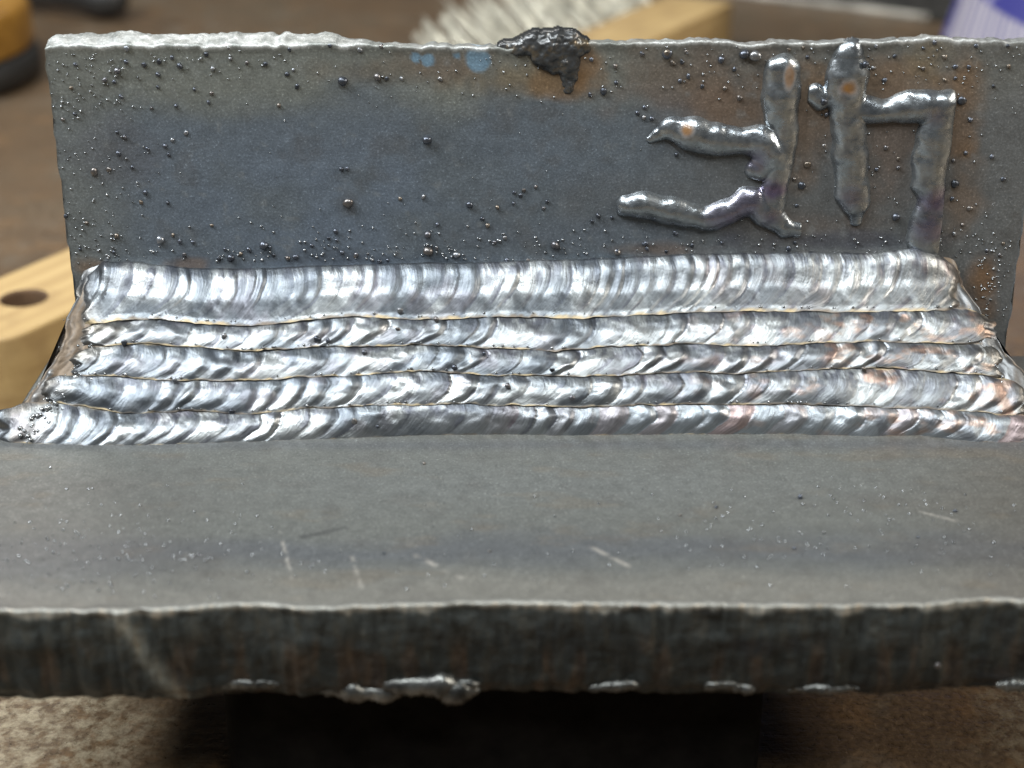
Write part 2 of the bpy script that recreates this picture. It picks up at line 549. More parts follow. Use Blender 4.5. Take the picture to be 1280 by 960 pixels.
def build_base():
    nx = 460
    X = np.linspace(X0B, X1B, nx)
    fl = curve([(-200, 767), (0, 765), (150, 764), (230, 762), (300, 756), (400, 761), (520, 757), (640, 754), (760, 757), (900, 758), (1040, 758), (1150, 757), (1230, 750), (1300, 754), (1500, 756)])
    px = np.linspace(-200, 1500, 500)
    te = np.array([on_floor(q, float(fl(q))) for q in px])
    yf = np.interp(X, te[:, 0], te[:, 1]) + (fbm(X / 1.6, X * 0, 61, 3) - 0.5) * 0.7
    # top face, from back to the lip
    nt = 150
    t = np.linspace(0, 1, nt)
    t = 1 - (1 - t) ** 1.0
    TY = YB + (yf[:, None] - YB) * t[None, :]
    TX = np.repeat(X[:, None], nt, 1)
    dl = TY - yf[:, None]
    TZ = (fbm(TX / 12, TY / 12, 41, 4) - 0.5) * 0.3
    TZ = np.where(TY > -2, 0, TZ) * sstep(0, 4, dl)
    lip = (0.15 + 0.75 * fbm(X / 6, X * 0 + 2, 67, 3))[:, None]
    TZ = TZ + lip * 0.5 * np.exp(-(dl / 0.7) ** 2)
    # front face
    nf = 46
    f = np.linspace(0, 1, nf + 1)[1:]
    bot = BZ + 0.35 + 0.9 * (fbm(X / 4, X * 0 + 5, 101, 3) - 0.5)
    z0 = TZ[:, -1:]
    FZ = z0 + (bot[:, None] - z0) * f[None, :]
    FX = np.repeat(X[:, None], nf, 1)
    slant = FX + (FZ * -0.12) + (fbm(FX / 6, FZ / 3, 117, 2) - .5) * 1.2
    blot = (fbm(FX / 3.5, FZ / 2.6, 119, 4) - 0.5) * 0.9
    stri = (fbm(slant / 0.9, FZ / 16, 121, 4) - 0.5) * 0.34 * (0.3 + 1.2 * fbm(FX / 11, FZ / 9, 127, 3)) + (vnoise(slant / 0.35, FZ / 20, 131) - 0.5) * 0.07
    stri = (stri + blot) * sstep(0, 0.12, f)[None, :]
    FY = yf[:, None] + stri - 0.7 * np.sin(np.pi * f)[None, :] * 0.3 + 0.9 * sstep(0.86, 1.0, f)[None, :] * 0.6
    FY = FY - 0.3 * np.exp(-(f / 0.05) ** 2)[None, :] * (0.1 + lip)
    # a gouge with a run of melted metal
    gx = on_wall(150, 790, yf.mean())[0]
    run = np.exp(-((FX - gx - f[None, :] * 7) / 1.3) ** 2)
    FY = FY - run * (0.45 - 0.2 * f[None, :])
    FY = FY + 0.5 * np.exp(-((FX - gx - 3.2 - f[None, :] * 6) / 0.9) ** 2) * sstep(1, .2, f)[None, :]
    top = np.stack([TX, TY, TZ], -1); front = np.stack([FX, FY, FZ], -1)
    und = np.stack([np.repeat(X[:, None], 2, 1), np.stack([yf + 3, np.full(nx, YB)], 1), np.full((nx, 2), BZ + 0.02)], -1)
    G = np.concatenate([top, front, und], 1)
    nv = G.shape[1]
    V = G.reshape(-1, 3)
    F = grid_faces(nx, nv).tolist()
    F.append([j for j in range(nv)][::-1])
    F.append([(nx - 1) * nv + j for j in range(nv)])
    x, y, z = V.T
    dl = y - np.repeat(yf, nv)
    isf = (np.arange(nv) >= nt)[None, :].repeat(nx, 0).ravel()
    n1 = fbm(x / 22, y / 6, 203, 4); n2 = fbm(x / 5, y / 4, 213, 4); n3 = fbm(x / 1.5, y / 1.2, 223, 3)
    c = np.tile(np.array([0.118, 0.121, 0.112]), (len(V), 1))
    c = mixc(c, (0.128, 0.134, 0.130), np.exp(-((y + 36) / 8) ** 2) * 0.7 * np.exp(-((x - 5) / 45) ** 2))
    c = mixc(c, (0.085, 0.090, 0.098), np.exp(-((dl - 13 + (n1 - .5) * 9) / 4.5) ** 2) * 0.75)
    c = mixc(c, (0.165, 0.158, 0.140), sstep(10, 4, dl + (n1 - 0.5) * 7) * 0.75)
    c = mixc(c, (0.10, 0.09, 0.082), sstep(-30, -75, x + (n1 - .5) * 30) * sstep(-25, -40, y) * 0.45)
    c = mixc(c, (0.10, 0.085, 0.07), sstep(40, 70, x + (n1 - .5) * 30) * 0.4)
    c = mixc(c, (0.085, 0.080, 0.075), sstep(0.56, 0.78, n2) * 0.25)
    c = mixc(c, (0.15, 0.115, 0.075), sstep(0.62, 0.8, fbm(x / 8, y / 3, 233, 4)) * 0.22)
    c = mixc(c, (0.075, 0.080, 0.090), np.exp(-((y + 23.5) / 1.8) ** 2) * 0.5)
    # scratches that show bare metal
    for (ax, ay, bx, by, wd) in ((735, 682, 795, 712, 0.35), (520, 695, 575, 722, 0.4), (440, 695, 452, 735, 0.12), (350, 665, 366, 728, 0.05), (378, 672, 430, 660, -0.5), (1150, 640, 1200, 652, 0.15)):
        a = on_floor(ax, ay)[:2]; b = on_floor(bx, by)[:2]
        ab = b - a
        s = np.clip(((x - a[0]) * ab[0] + (y - a[1]) * ab[1]) / (ab @ ab), 0, 1)
        dd = np.hypot(x - a[0] - s * ab[0], y - a[1] - s * ab[1])
        c = mixc(c, (0.32, 0.30, 0.27) if wd > 0 else (0.05, 0.05, 0.05), sstep(abs(wd) + 0.25, 0.05, dd) * 0.75 * sstep(0.3, 0.6, n3))
    # edge faces: dark cutting scale with rust
    fz = z / BZ
    e = np.tile(np.array([0.019, 0.0215, 0.021]), (len(V), 1))
    m1 = fbm(x / 7, z / 6, 303, 4); m2 = fbm(x / 2.2, z / 9, 313, 4)
    e = mixc(e, (0.044, 0.050, 0.050), sstep(0.55, 0.2, fz + (m1 - .5) * .5) * 0.7)
    e = mixc(e, (0.050, 0.034, 0.022), sstep(0.50, 0.72, m2) * sstep(0.2, 0.6, fz) * 0.7)
    e = mixc(e, (0.016, 0.016, 0.017), sstep(0.54, 0.74, m1) * sstep(-20, 60, x + 10) * 0.8)
    e = mixc(e, (0.018, 0.017, 0.017), sstep(0.60, 0.75, m2) * sstep(0.35, 0.7, fz) * 0.7)
    e = mixc(e, (0.16, 0.165, 0.15), np.exp(-((x - gx - fz * 7) / 1.3) ** 2) * 0.7)
    e = mixc(e, (0.26, 0.26, 0.24), sstep(0.07, 0.0, fz + (m2 - .5) * 0.14))
    c = np.where(isf[:, None], e, mixc(c, (0.33, 0.33, 0.31), sstep(0.7, 0.1, dl + (n2 - .5) * 1.6) * 0.6))  # highlight along the front lip painted as a pale line
    o = mesh_obj('base_plate', V, F, M_PLATE, coupon)
    o.data.materials.append(M_EDGE)
    fi = np.zeros(len(o.data.polygons), np.int32)
    j = np.tile(np.arange(nv - 1), nx - 1)
    fi[:len(j)] = (j >= nt - 1)
    o.data.polygons.foreach_set('material_index', fi)
    cattr(o, 'tint', np.where(isf[:, None], c * 0.95, c))
    return yf, X


BASE_YF, BASE_X = build_base()


# ---- weld: root filler behind the beads, then the five beads
def build_root():
    nx, nr = 500, 41
    lx = np.array([-73.6, -74.6, -75.4, -77.2, -79.8, -82.8])
    rx = np.array([66.8, 69.6, 72.6, 76.0, 79.6, 83.2])
    u = np.linspace(0, 1, nx)
    tr = np.linspace(0, 5, nr)
    G = np.zeros((nx, nr, 3))
    for r, tv in enumerate(tr):
        i0 = min(int(tv), 4); fr = tv - i0
        xl = np.interp(tv, range(6), lx); xr = np.interp(tv, range(6), rx)
        X = xl + (xr - xl) * u + (fbm(u * 0 + tv * 2.2, u * 0, 401, 3) - .5) * 1.6 * (1 - 2 * u)
        G[:, r] = bcurve(i0, X) * (1 - fr) + bcurve(i0 + 1, X) * fr
    GX = G[..., 0]; TT = np.repeat(tr[None, :], nx, 0)
    h = (fbm(GX / 1.1, TT * 3.4, 404, 4) - 0.5) * 1.7 - 0.85
    endd = np.minimum((GX - GX.min(0)), (GX.max(0) - GX))
    h = h + 0.7 * sstep(7, 1.5, endd) - 1.2 * sstep(1.4, 0, endd)
    h = h * sstep(0, 0.4, TT) * sstep(0, 0.4, 5 - TT) - 0.15
    G = G + np.array([0, -0.7071, 0.7071]) * h[..., None]
    bk = np.stack([G[:, nr // 2, 0], np.full(nx, 0.3), np.full(nx, -0.3)], -1)
    G = np.concatenate([G, bk[:, None]], 1); n = nr + 1
    V = G.reshape(-1, 3)
    F = [f[::-1] for f in grid_faces(nx, n).tolist()]
    for i in range(nx - 1): F.append((i * n + n - 1, i * n, (i + 1) * n, (i + 1) * n + n - 1)[::-1])
    F.append(tuple(range(n))); F.append(tuple((nx - 1) * n + q for q in range(n))[::-1])
    o = mesh_obj('weld_root', V, F, M_WELD, coupon)
    nn = fbm(V[:, 0] / 2.4, (V[:, 2] - V[:, 1]) / 2, 405, 4)
    c = np.tile(np.array([0.17, 0.175, 0.18]), (len(V), 1))
    c = mixc(c, (0.13, 0.085, 0.045), sstep(0.42, 0.62, nn) * 0.8)
    c = mixc(c, (0.10, 0.10, 0.10), sstep(0.55, 0.75, fbm(V[:, 0] / 1.2, (V[:, 2] - V[:, 1]) / 1.2, 409, 3)) * 0.7)
    av = o.data.attributes.new('flow', 'FLOAT_VECTOR', 'POINT'); av.data.foreach_set('vector', V.astype(np.float32).ravel())
    cattr(o, 'tint', c); fattr(o, 'seam', 0.15 + 0.6 * sstep(0.45, 0.6, nn)); fattr(o, 'rough', np.full(len(V), 0.42))


build_root()

NRM = np.array([0, -0.7071, 0.7071])
BEADS = [  # left px, right px, ripple spacing, sweep, bulge, ripple height
    (93, 1206, (1.8, 4.2), 10.0, 1.9, 0.24),
    (100, 1240, (3.0, 6.4), 6.5, 0.52, 0.34),
    (80, 1264, (3.0, 6.0), 6.8, 0.52, 0.34),
    (46, 1292, (2.8, 5.6), 7.0, 0.56, 0.33),
    (-8, 1312, (2.6, 4.8), 6.5, 0.64, 0.30)]


def build_bead(k):
    lp, rp, sp, sweep, bulge, amp = BEADS[k]
    xl = bpoint(k, lp)[0] * 0.5 + bpoint(k + 1, lp)[0] * 0.5
    xr = bpoint(k, rp)[0] * 0.5 + bpoint(k + 1, rp)[0] * 0.5
    L = xr - xl
    nx, nt = int(L / 0.19), 34
    u = np.linspace(0, L, nx)
    t = np.linspace(0, 1, nt)
    U, T = np.meshgrid(u, t, indexing='ij')
    # rounded ends: rows at the rim are shorter than the middle row
    cap = 2.2
    e0 = cap * (1 - np.sqrt(np.clip(1 - (2 * t - 1) ** 2, 0, 1)))[None, :]
    rag = (fbm(t * 3.1, t * 0 + k, 577 + k, 3) - 0.5)[None, :] * 4.0
    X = xl + e0 + (L - 2 * e0) * (U / L) + rag * (1 - 2 * U / L) * (np.abs(1 - 2 * U / L) ** 6)
    A = np.stack([np.interp(X, BXYZ[k][:, 0], BXYZ[k][:, i]) for i in range(3)], -1)
    B = np.stack([np.interp(X, BXYZ[k + 1][:, 0], BXYZ[k + 1][:, i]) for i in range(3)], -1)
    wob_a = (fbm(X / 2.2, X * 0 + k, 500 + k, 3) - 0.5) * 0.9
    T2 = T * (1.07 if k < 4 else 1.0)      # each pass laps a little over the one below
    P = A * (1 - T2)[..., None] + B * T2[..., None]
    P[..., 0] = X
    down = (B - A); down = down / np.linalg.norm(down, axis=-1, keepdims=True)
    # scalloped toes
    P = P + down * (wob_a * (np.abs(2 * T - 1) ** 3))[..., None] * 0.6
    # smooth crown, fuller towards the lower side, plus ripples left by each puddle
    prof = np.sin(np.pi * np.clip(T, 0, 1) ** 1.15) ** 0.85
    if k == 0:      # the top pass stands proud at its upper lip and runs out flat below
        prof = np.sqrt(np.clip(1 - (1 - np.clip(T / 0.07, 0, 1)) ** 2, 0, 1)) * (1 - 0.85 * sstep(0.13, 0.64, T)) * sstep(1.0, 0.9, T)
    q = X - xl + sweep * (T - 0.30) ** 2 * (1 + 0.35 * (fbm(X / 9, X * 0 + 3, 520 + k, 2) - 0.5) * 2) + (fbm(X / 3.0, T * 2.0, 530 + k, 2) - 0.5) * 1.3
    r2 = np.random.default_rng(900 + k)
    edges = [-4.0]
    while edges[-1] < L + 8:
        edges.append(edges[-1] + r2.uniform(*sp))
    edges = np.array(edges)
    idx = np.clip(np.searchsorted(edges, q.ravel()) - 1, 0, len(edges) - 2)
    f = ((q.ravel() - edges[idx]) / (edges[idx + 1] - edges[idx])).reshape(q.shape)
    idx = idx.reshape(q.shape)
    hr = (0.1 + 1.7 * r2.random(len(edges)) ** 1.6)[idx] * (0.35 + 1.3 * fbm(X / 2.6, T * 2.2, 536 + k, 2))
    tl = r2.uniform(-0.6, 1.0, len(edges))[idx]
    saw = np.where(f < 0.60, sstep(0, 1, f / 0.60), 1 - sstep(0.60, 1.0, f))
    rip = amp * hr * (saw - 0.5) + 0.9 * tl * (T - 0.5) * amp * np.sin(np.pi * f)
    fine = 0.016 * np.sin(2 * np.pi * (q + 0.3 * fbm(X / 1.2, T * 3, 540 + k, 2)) / (0.42 if k else 0.55)) * (0.4 + 1.2 * fbm(X / 4, T * 2, 550 + k, 2))
    edge_w = np.sin(np.pi * T) ** 0.55
    lump = (fbm(X / 4.5, T * 1.5, 560 + k, 3) - 0.5) * 0.9
    capf = sstep(0, 7.0, U + (fbm(X / 3, T * 2, 565 + k, 2) - .5) * 4) * sstep(0, 6.0, L - U + (fbm(X / 3, T * 2, 567 + k, 2) - .5) * 4)
    h = prof * bulge * (0.15 + 0.85 * capf) + (rip + fine + lump * 0.95) * edge_w - (1 - edge_w) * np.where(T < 0.5, 0.30, -0.12 if k < 4 else 0.15) 
    h = h - 1.1 * (1 - sstep(0, 2.2, U)) - 1.1 * (1 - sstep(0, 2.0, L - U))
    P = P + NRM * h[..., None]
    V = P.reshape(-1, 3)
    F = grid_faces(nx, nt).tolist()
    F = [ff[::-1] for ff in F]
    o = mesh_obj('weld_bead', V, F, M_WELD, coupon)
    # heat colours of the bare metal, plus painted shade on the upper halves
    x = X.ravel(); tt = T.ravel()
    rc = r2.random(len(edges))[idx].ravel()
    ff = f.ravel()
    n = fbm(x / 3, tt * 3, 570 + k, 4); n2 = fbm(x / 1.0, tt * 5, 580 + k, 3)
    c = np.tile(np.array([0.312, 0.324, 0.326]), (len(V), 1))
    c = mixc(c, (0.17, 0.185, 0.205), sstep(0.45, 0.8, rc) * 0.6)
    c = mixc(c, (0.09, 0.092, 0.115), sstep(0.55, 0.95, ff) * sstep(0.35, 0.65, n) * 0.75)
    c = mixc(c, (0.075, 0.08, 0.10), sstep(0.40, 0.68, n2) * sstep(0.75, 0.15, tt) * 0.8)  # shade on the bead's upper half, painted in patches
    endf = np.maximum(sstep(10, 1, x - xl + (n - .5) * 9), sstep(7, 0, xr - x + (n - .5) * 7))
    c = mixc(c, (0.11, 0.095, 0.075), endf * 0.75)
    pt = sstep(0.40, 0.66, fbm(x / 7.0, tt * 0.9 + k, 595 + k, 3)) * sstep(70, -10, x)
    c = mixc(c, (0.095, 0.11, 0.128), pt * 0.75)
    c = mixc(c, (0.17, 0.14, 0.165), sstep(0.6, 0.8, fbm(x / 4.0, tt * 1.5 + k, 605 + k, 3)) * 0.22)
    right = sstep(10, 60, x)
    if k == 4:
        c = mixc(c, (0.30, 0.33, 0.36), sstep(-5, 20, x) * 0.7)
        c = mixc(c, (0.34, 0.17, 0.14), sstep(-12, 10, x) * sstep(0.72, 0.9, rc) * 0.4)
    c = mixc(c, (0.46, 0.27, 0.17), right * sstep(0.55, 0.75, n) * (0.45 if k else 0.10))
    c = mixc(c, (0.16, 0.17, 0.19), right * sstep(0.55, 0.7, fbm(x / 2.5, tt * 2, 590 + k, 3)) * (0.7 if k else 0.25))
    seam = np.maximum(sstep(0.07, 0.0, tt + (n2 - .5) * 0.12), sstep(0.95, 1.0, tt + (n2 - .5) * 0.10))
    if k == 0: seam = seam * (tt > 0.5)
    c = mixc(c, (0.42, 0.33, 0.19), seam * sstep(0.35, 0.6, n) * 0.9)
    c = mixc(c, (0.16, 0.12, 0.08), seam * sstep(0.55, 0.35, n) * 0.8)
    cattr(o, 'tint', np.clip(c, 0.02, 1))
    fattr(o, 'seam', seam)
    flow = np.stack([q.ravel() * 2.5, tt * 2.2 + k * 7.0, x * 0.02], -1).astype(np.float32)
    av = o.data.attributes.new('flow', 'FLOAT_VECTOR', 'POINT'); av.data.foreach_set('vector', flow.ravel())
    fattr(o, 'rough', 0.33 + 0.14 * n2 + 0.09 * rc)


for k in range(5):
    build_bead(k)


# ---- raised characters, laid down as weld metal on the upright plate
def stroke_field(strokes, X, Z, sc, off, kh=0.72, wide=1.0):
    H = np.full(X.shape, -9.0)
    for st in strokes:
        for (a, b) in zip(st[:-1], st[1:]):
            pa = on_wall(off[0] + sc * a[0], off[1] + sc * a[1]); pb = on_wall(off[0] + sc * b[0], off[1] + sc * b[1])
            ra, rb = a[2] * sc * 0.125 * wide, b[2] * sc * 0.125 * wide
            ax, az, bx, bz = pa[0], pa[2], pb[0], pb[2]
            dx, dz = bx - ax, bz - az
            s = np.clip(((X - ax) * dx + (Z - az) * dz) / max(dx * dx + dz * dz, 1e-6), 0, 1)
            d = np.hypot(X - ax - s * dx, Z - az - s * dz)
            r = ra + (rb - ra) * s
            q = d / r
            h = np.where(q < 1, kh * r * np.sqrt(np.clip(1 - q * q, 0, 1)) ** 1.15, -(q - 1) * r * 1.2)
            # smooth union
            kk = 0.30
            m = np.clip(0.5 + 0.5 * (h - H) / kk, 0, 1)
            H = H * (1 - m) + h * m + kk * m * (1 - m)
    return H


def relief(name, strokes, sc, off, mat, seed, lump=0.20, step=0.16, back=0.5, kh=0.62, craggy=0.0, wide=1.2):
    pts = np.array([p[:2] for st in strokes for p in st], float)
    rmax = max(p[2] for st in strokes for p in st)
    lo = on_wall(off[0] + sc * (pts[:, 0].min() - rmax * 1.3), off[1] + sc * (pts[:, 1].max() + rmax * 1.3))
    hi = on_wall(off[0] + sc * (pts[:, 0].max() + rmax * 1.3), off[1] + sc * (pts[:, 1].min() - rmax * 1.3))
    xs = np.arange(lo[0], hi[0], step); zs = np.arange(lo[2], hi[2], step)
    X, Z = np.meshgrid(xs, zs, indexing='ij')
    wx = (fbm(X / 3.5, Z / 3.5, seed, 2) - 0.5) * 1.3; wz = (fbm(X / 3.5, Z / 3.5, seed + 5, 2) - 0.5) * 1.3
    H = stroke_field(strokes, X + wx, Z + wz, sc, off, kh, wide)
    H = H + np.where(H > -0.2, (fbm(X / 2.4, Z / 2.4, seed + 9, 2) - 0.5) * lump, 0)
    if craggy: H = H + np.where(H > -0.3, (fbm(X / 0.9, Z / 0.9, seed + 15, 4) - 0.45) * craggy, 0)
    keep = H > -0.30
    idm = -np.ones(X.shape, int)
    fc = keep[:-1, :-1] & keep[1:, :-1] & keep[1:, 1:] & keep[:-1, 1:]
    use = np.zeros(X.shape, bool)
    use[:-1, :-1] |= fc; use[1:, :-1] |= fc; use[1:, 1:] |= fc; use[:-1, 1:] |= fc
    idm[use] = np.arange(use.sum())
    V = np.stack([X[use], -H[use], Z[use]], -1)
    I, J = np.nonzero(fc)
    F = np.stack([idm[I, J], idm[I + 1, J], idm[I + 1, J + 1], idm[I, J + 1]], -1)
    # closed back
    nb = len(V)
    Vb = V.copy(); Vb[:, 1] = np.maximum(V[:, 1] + 0.2, back)
    V2 = np.concatenate([V, Vb])
    Fb = F[:, ::-1] + nb
    edges = {}
    for fcs in F.tolist():
        for a, b in zip(fcs, fcs[1:] + fcs[:1]):
            if (b, a) in edges: del edges[(b, a)]
            else: edges[(a, b)] = 1
    side = [(b, a, a + nb, b + nb) for (a, b) in edges]
    faces = F.tolist() + Fb.tolist() + side
    o = mesh_obj(name, V2, faces, mat, coupon)
    return o, V2, H[use]


SC, OFF = 0.40625, (760, 0)
F_STROKES = [
    [(540, 225, 44), (532, 300, 50), (535, 350, 42), (548, 400, 34), (535, 490, 38), (508, 575, 38), (490, 650, 34)],
    [(135, 428, 10), (195, 392, 30), (250, 412, 46), (330, 428, 44), (400, 440, 34), (470, 440, 50), (500, 472, 50), (460, 520, 30)],
    [(60, 632, 34), (105, 632, 42), (200, 650, 38), (290, 672, 34), (370, 650, 40), (430, 620, 42), (478, 650, 38), (540, 700, 24), (575, 708, 20)]]
N_STROKES = [
    [(740, 175, 40), (738, 235, 52), (735, 300, 50), (740, 380, 50), (745, 470, 46), (750, 560, 40), (757, 620, 36), (764, 675, 14)],
    [(640, 288, 24), (660, 306, 26), (692, 302, 24)],
    [(740, 335, 40), (820, 338, 36), (900, 334, 38), (980, 328, 44), (1025, 330, 42)],
    [(1025, 330, 44), (1008, 420, 50), (990, 500, 50), (984, 560, 44), (1000, 620, 40), (985, 690, 46), (980, 745, 48)]]


def tint_letters(o, V, spots, purple, seed):
    x, z = V[:, 0], V[:, 2]
    n = fbm(x / 2.2, z / 2.2, seed, 4)
    c = np.tile(np.array([0.285, 0.305, 0.32]), (len(V), 1))
    c = mixc(c, (0.13, 0.145, 0.17), sstep(0.5, 0.75, n) * 0.5)
    metal = np.full(len(V), 0.9)
    for (px, py, r, amt) in purple:
        p = on_wall(OFF[0] + SC * px, OFF[1] + SC * py); rr = r * SC * 0.125
        q = np.hypot(x - p[0], z - p[2]) / rr + (n - .5)
        c = mixc(c, (0.15, 0.115, 0.20), sstep(1.2, 0.2, q) * amt)
    for (px, py, rx, rz) in spots:
        p = on_wall(OFF[0] + SC * px, OFF[1] + SC * py)
        q = np.hypot((x - p[0]) / (rx * SC * 0.125), (z - p[2]) / (rz * SC * 0.125)) + (n - .5) * 0.9
        m = sstep(1.25, 0.4, q)
        c = mixc(c, (0.14, 0.068, 0.020), m * np.clip(0.65 + 0.5 * n, 0, 1)); metal = metal * (1 - m)
    cattr(o, 'tint', np.clip(c, 0.02, 1)); fattr(o, 'metal', metal)


oF, VF, _ = relief('raised_letter', F_STROKES, SC, OFF, M_LET, 611)
oF['label'] = 'letter F in raised weld metal, upside down'
tint_letters(oF, VF, [(555, 228, 20, 38), (240, 392, 24, 24)], [(500, 580, 45, 0.9), (420, 630, 70, 0.6), (340, 660, 60, 0.5), (500, 660, 40, 0.5), (450, 490, 45, 0.5)], 621)
oN, VN, _ = relief('raised_numeral', N_STROKES, SC, OFF, M_LET, 641)
oN['label'] = 'numeral 4 in raised weld metal, upside down'
tint_letters(oN, VN, [(732, 262, 34, 30)], [(1000, 620, 60, 0.8), (985, 690, 60, 0.6), (745, 600, 50, 0.4), (1000, 350, 40, 0.3)], 651)

SLAG = [[(560, 182, 22), (610, 170, 34), (670, 158, 44), (745, 160, 48), (810, 165, 44), (850, 165, 22)],
        [(740, 190, 60), (785, 230, 52), (790, 280, 34), (785, 322, 22)], [(690, 200, 44), (740, 230, 44)]]
oS, VS, _ = relief('slag_lump', SLAG, 0.34375, (440, 0), M_SLAG, 671, lump=0.5, step=0.15, back=3.0, kh=0.40, craggy=0.75, wide=0.95)
oS['label'] = 'black crusted lump on the top edge'

# ---- melted drips hanging from the lower front edge
M_DRIP = mat_plain('drip_metal', (0.085, 0.087, 0.083), 0.33, 0.85, 0.8, 300, 0.0006)


def drip(px0, px1, py, hh, seed):
    a = on_wall(px0, py, YF)[0]; b = on_wall(px1, py, YF)[0]; zc = on_wall(px0, py, YF)[2] + 0.5
    nu, nv_ = 40, 14
    u = np.linspace(0, 1, nu); v = np.linspace(0, 2 * np.pi, nv_, endpoint=False)
    U, Vv = np.meshgrid(u, v, indexing='ij')
    env = np.sqrt(np.clip(np.sin(np.pi * U), 0, 1))
    r = hh * env * (0.55 + 0.9 * vnoise(U * (b - a) / 2.2, U * 0, seed)) + 0.02
    Xp = a + (b - a) * U
    Yp = YF + 0.15 + r * 0.8 * np.cos(Vv)
    Zp = zc + r * np.sin(Vv) + (vnoise(U * (b - a) / 3.0, U * 0 + 4, seed + 3) - 0.5) * 0.8
    Vx = np.stack([Xp, Yp, Zp], -1) + ((rng.random((nu, nv_, 1)) - .5) * 0.34)
    F = []
    for i in range(nu - 1):
        for j in range(nv_):
            F.append((i * nv_ + j, (i + 1) * nv_ + j, (i + 1) * nv_ + (j + 1) % nv_, i * nv_ + (j + 1) % nv_))
    mesh_obj('slag_drip', Vx.reshape(-1, 3), F, M_DRIP, coupon)


for i, (p0, p1, py, hh) in enumerate([(168, 218, 868, 1.1), (270, 350, 860, 1.2), (400, 505, 870, 1.5), (470, 600, 860, 1.5), (535, 600, 866, 1.3), (110, 175, 866, 0.6), (735, 800, 863, 0.9), (880, 945, 863, 1.0), (985, 1075, 864, 0.6), (1245, 1300, 861, 0.8)]):
    drip(p0, p1, py, hh, 700 + i)


# ---- spatter: the balls one can pick out, each a part; the finest as one part
def ico(sub, seed):
    bm = bmesh.new()
    bmesh.ops.create_icosphere(bm, subdivisions=sub, radius=1.0)
    me = bpy.data.meshes.new('spatter_ball')
    bm.to_mesh(me); bm.free()
    rr = np.random.default_rng(seed)
    for v in me.vertices:
        d = v.co.normalized()
        v.co *= 1 + 0.22 * math.sin(2.1 * d.x + rr_ph[seed][0]) * math.cos(1.7 * d.z + rr_ph[seed][1]) + rr.normal(0, 0.04)
    me.polygons.foreach_set('use_smooth', np.ones(len(me.polygons), bool))
    me.materials.append(M_SPAT)
    return me


rr_ph = np.random.default_rng(77).uniform(0, 6.28, (6, 2))
BALLS = [ico(2, q) for q in range(6)]
C1 = """237,292 252,215 392,235,L 527,248 526,290 600,220,L 404,322 381,273 573,192 710,228 823,208 885,212 957,247 1143,268,X 1258,258,L 390,440 417,457 620,442 395,510,L 441,558 315,573,L 484,640 471,673 560,675 706,750 390,785,L 535,797,X 577,783 600,805 643,806 615,850 1138,562 1160,675,X 1119,770 1095,793 1122,800 880,815,X 770,858,X 750,830 830,832 803,845 985,855,L 1040,818 1187,850 1140,840 290,742 380,840 268,830 205,632 198,680 220,720 965,165 687,180 1100,150 1200,168 1270,153 420,205 422,160 587,352 505,360 349,265 480,215 530,205 768,195 978,232 990,288 930,350 705,310 648,296 695,340 575,465 492,495 550,485 563,515 363,565 210,398 250,380 1157,562 900,824 912,850 960,860 730,862"""
C2 = """30,182 108,168 92,278,L 126,285 180,285 322,287 274,508,X 427,745,L 474,795 528,752 587,738 590,700 612,710 624,692 668,678 710,732 697,757 275,853,L 278,912,X 308,902 380,925,L 518,880 555,865 740,892,X 965,915,L 1072,902 1068,885 1142,913 562,945 640,945 1180,850 1145,195,X 1165,228 960,300 914,330,L 865,343 1063,390 1038,410 1090,430 1200,225 1192,293 958,240 1055,195 1215,187 870,215 175,722 260,715 310,815 493,818 895,783 873,805 945,790 12,932 75,945 100,950 130,945"""
C3 = """180,165,X 243,160 227,188 348,182,L 418,165,X 452,172,X 388,213 247,235 105,165 556,152 600,147 613,175 824,140 881,172 970,148 970,210 1035,173 1132,140 1110,205 1035,245 1068,240 1068,205 1232,205 1186,265 1230,140 1005,130 850,245 816,208 787,190,L 660,305,L 1087,310,X 1115,368 110,360 90,348 573,378 660,440 672,352 612,505,L 730,452 855,455 892,488 893,515 595,570,L 572,550 1067,563,L 1058,610 1063,495 885,665,X 1180,482 1215,550 1112,640 580,632 575,745 555,765 205,715 350,745 28,775,L 120,765 258,755 110,750 1065,720 1090,690 1165,770 1205,785 1215,748 1100,470 825,520 800,515 210,475 360,270 405,300 290,265"""
RAD = {'': 0.34, 'L': 0.52, 'X': 0.74}


def ball(p, r, flat=0.72):
    o = bpy.data.objects.new('spatter_ball', random.choice(BALLS))
    COL.objects.link(o)
    o.parent = coupon
    o.location = Vector(np.array(p) * MM) - coupon.location
    o.scale = Vector((r * random.uniform(0.85, 1.15), r * flat, r * random.uniform(0.9, 1.25))) * MM
    o.rotation_euler = (random.uniform(-.4, .4), random.uniform(-.6, .6), 0)


for txt, s, ox in ((C1, 0.375, 0), (C2, 0.34375, 440), (C3, 0.40625, 760)):
    for it in txt.split():
        q = it.split(',')
        p = on_wall(ox + s * float(q[0]), s * float(q[1]))
        if p[0] > X1V - 0.2 or p[0] < X0V + 0.1: continue
        r = RAD[q[2] if len(q) > 2 else ''] * random.uniform(0.85, 1.15)
        if txt is C3 and q[0] in ('787', '660'):       # sitting on the letters
            ball((p[0], -1.5, p[2]), r); continue
        ball((p[0], -r * 0.4, p[2]), r)
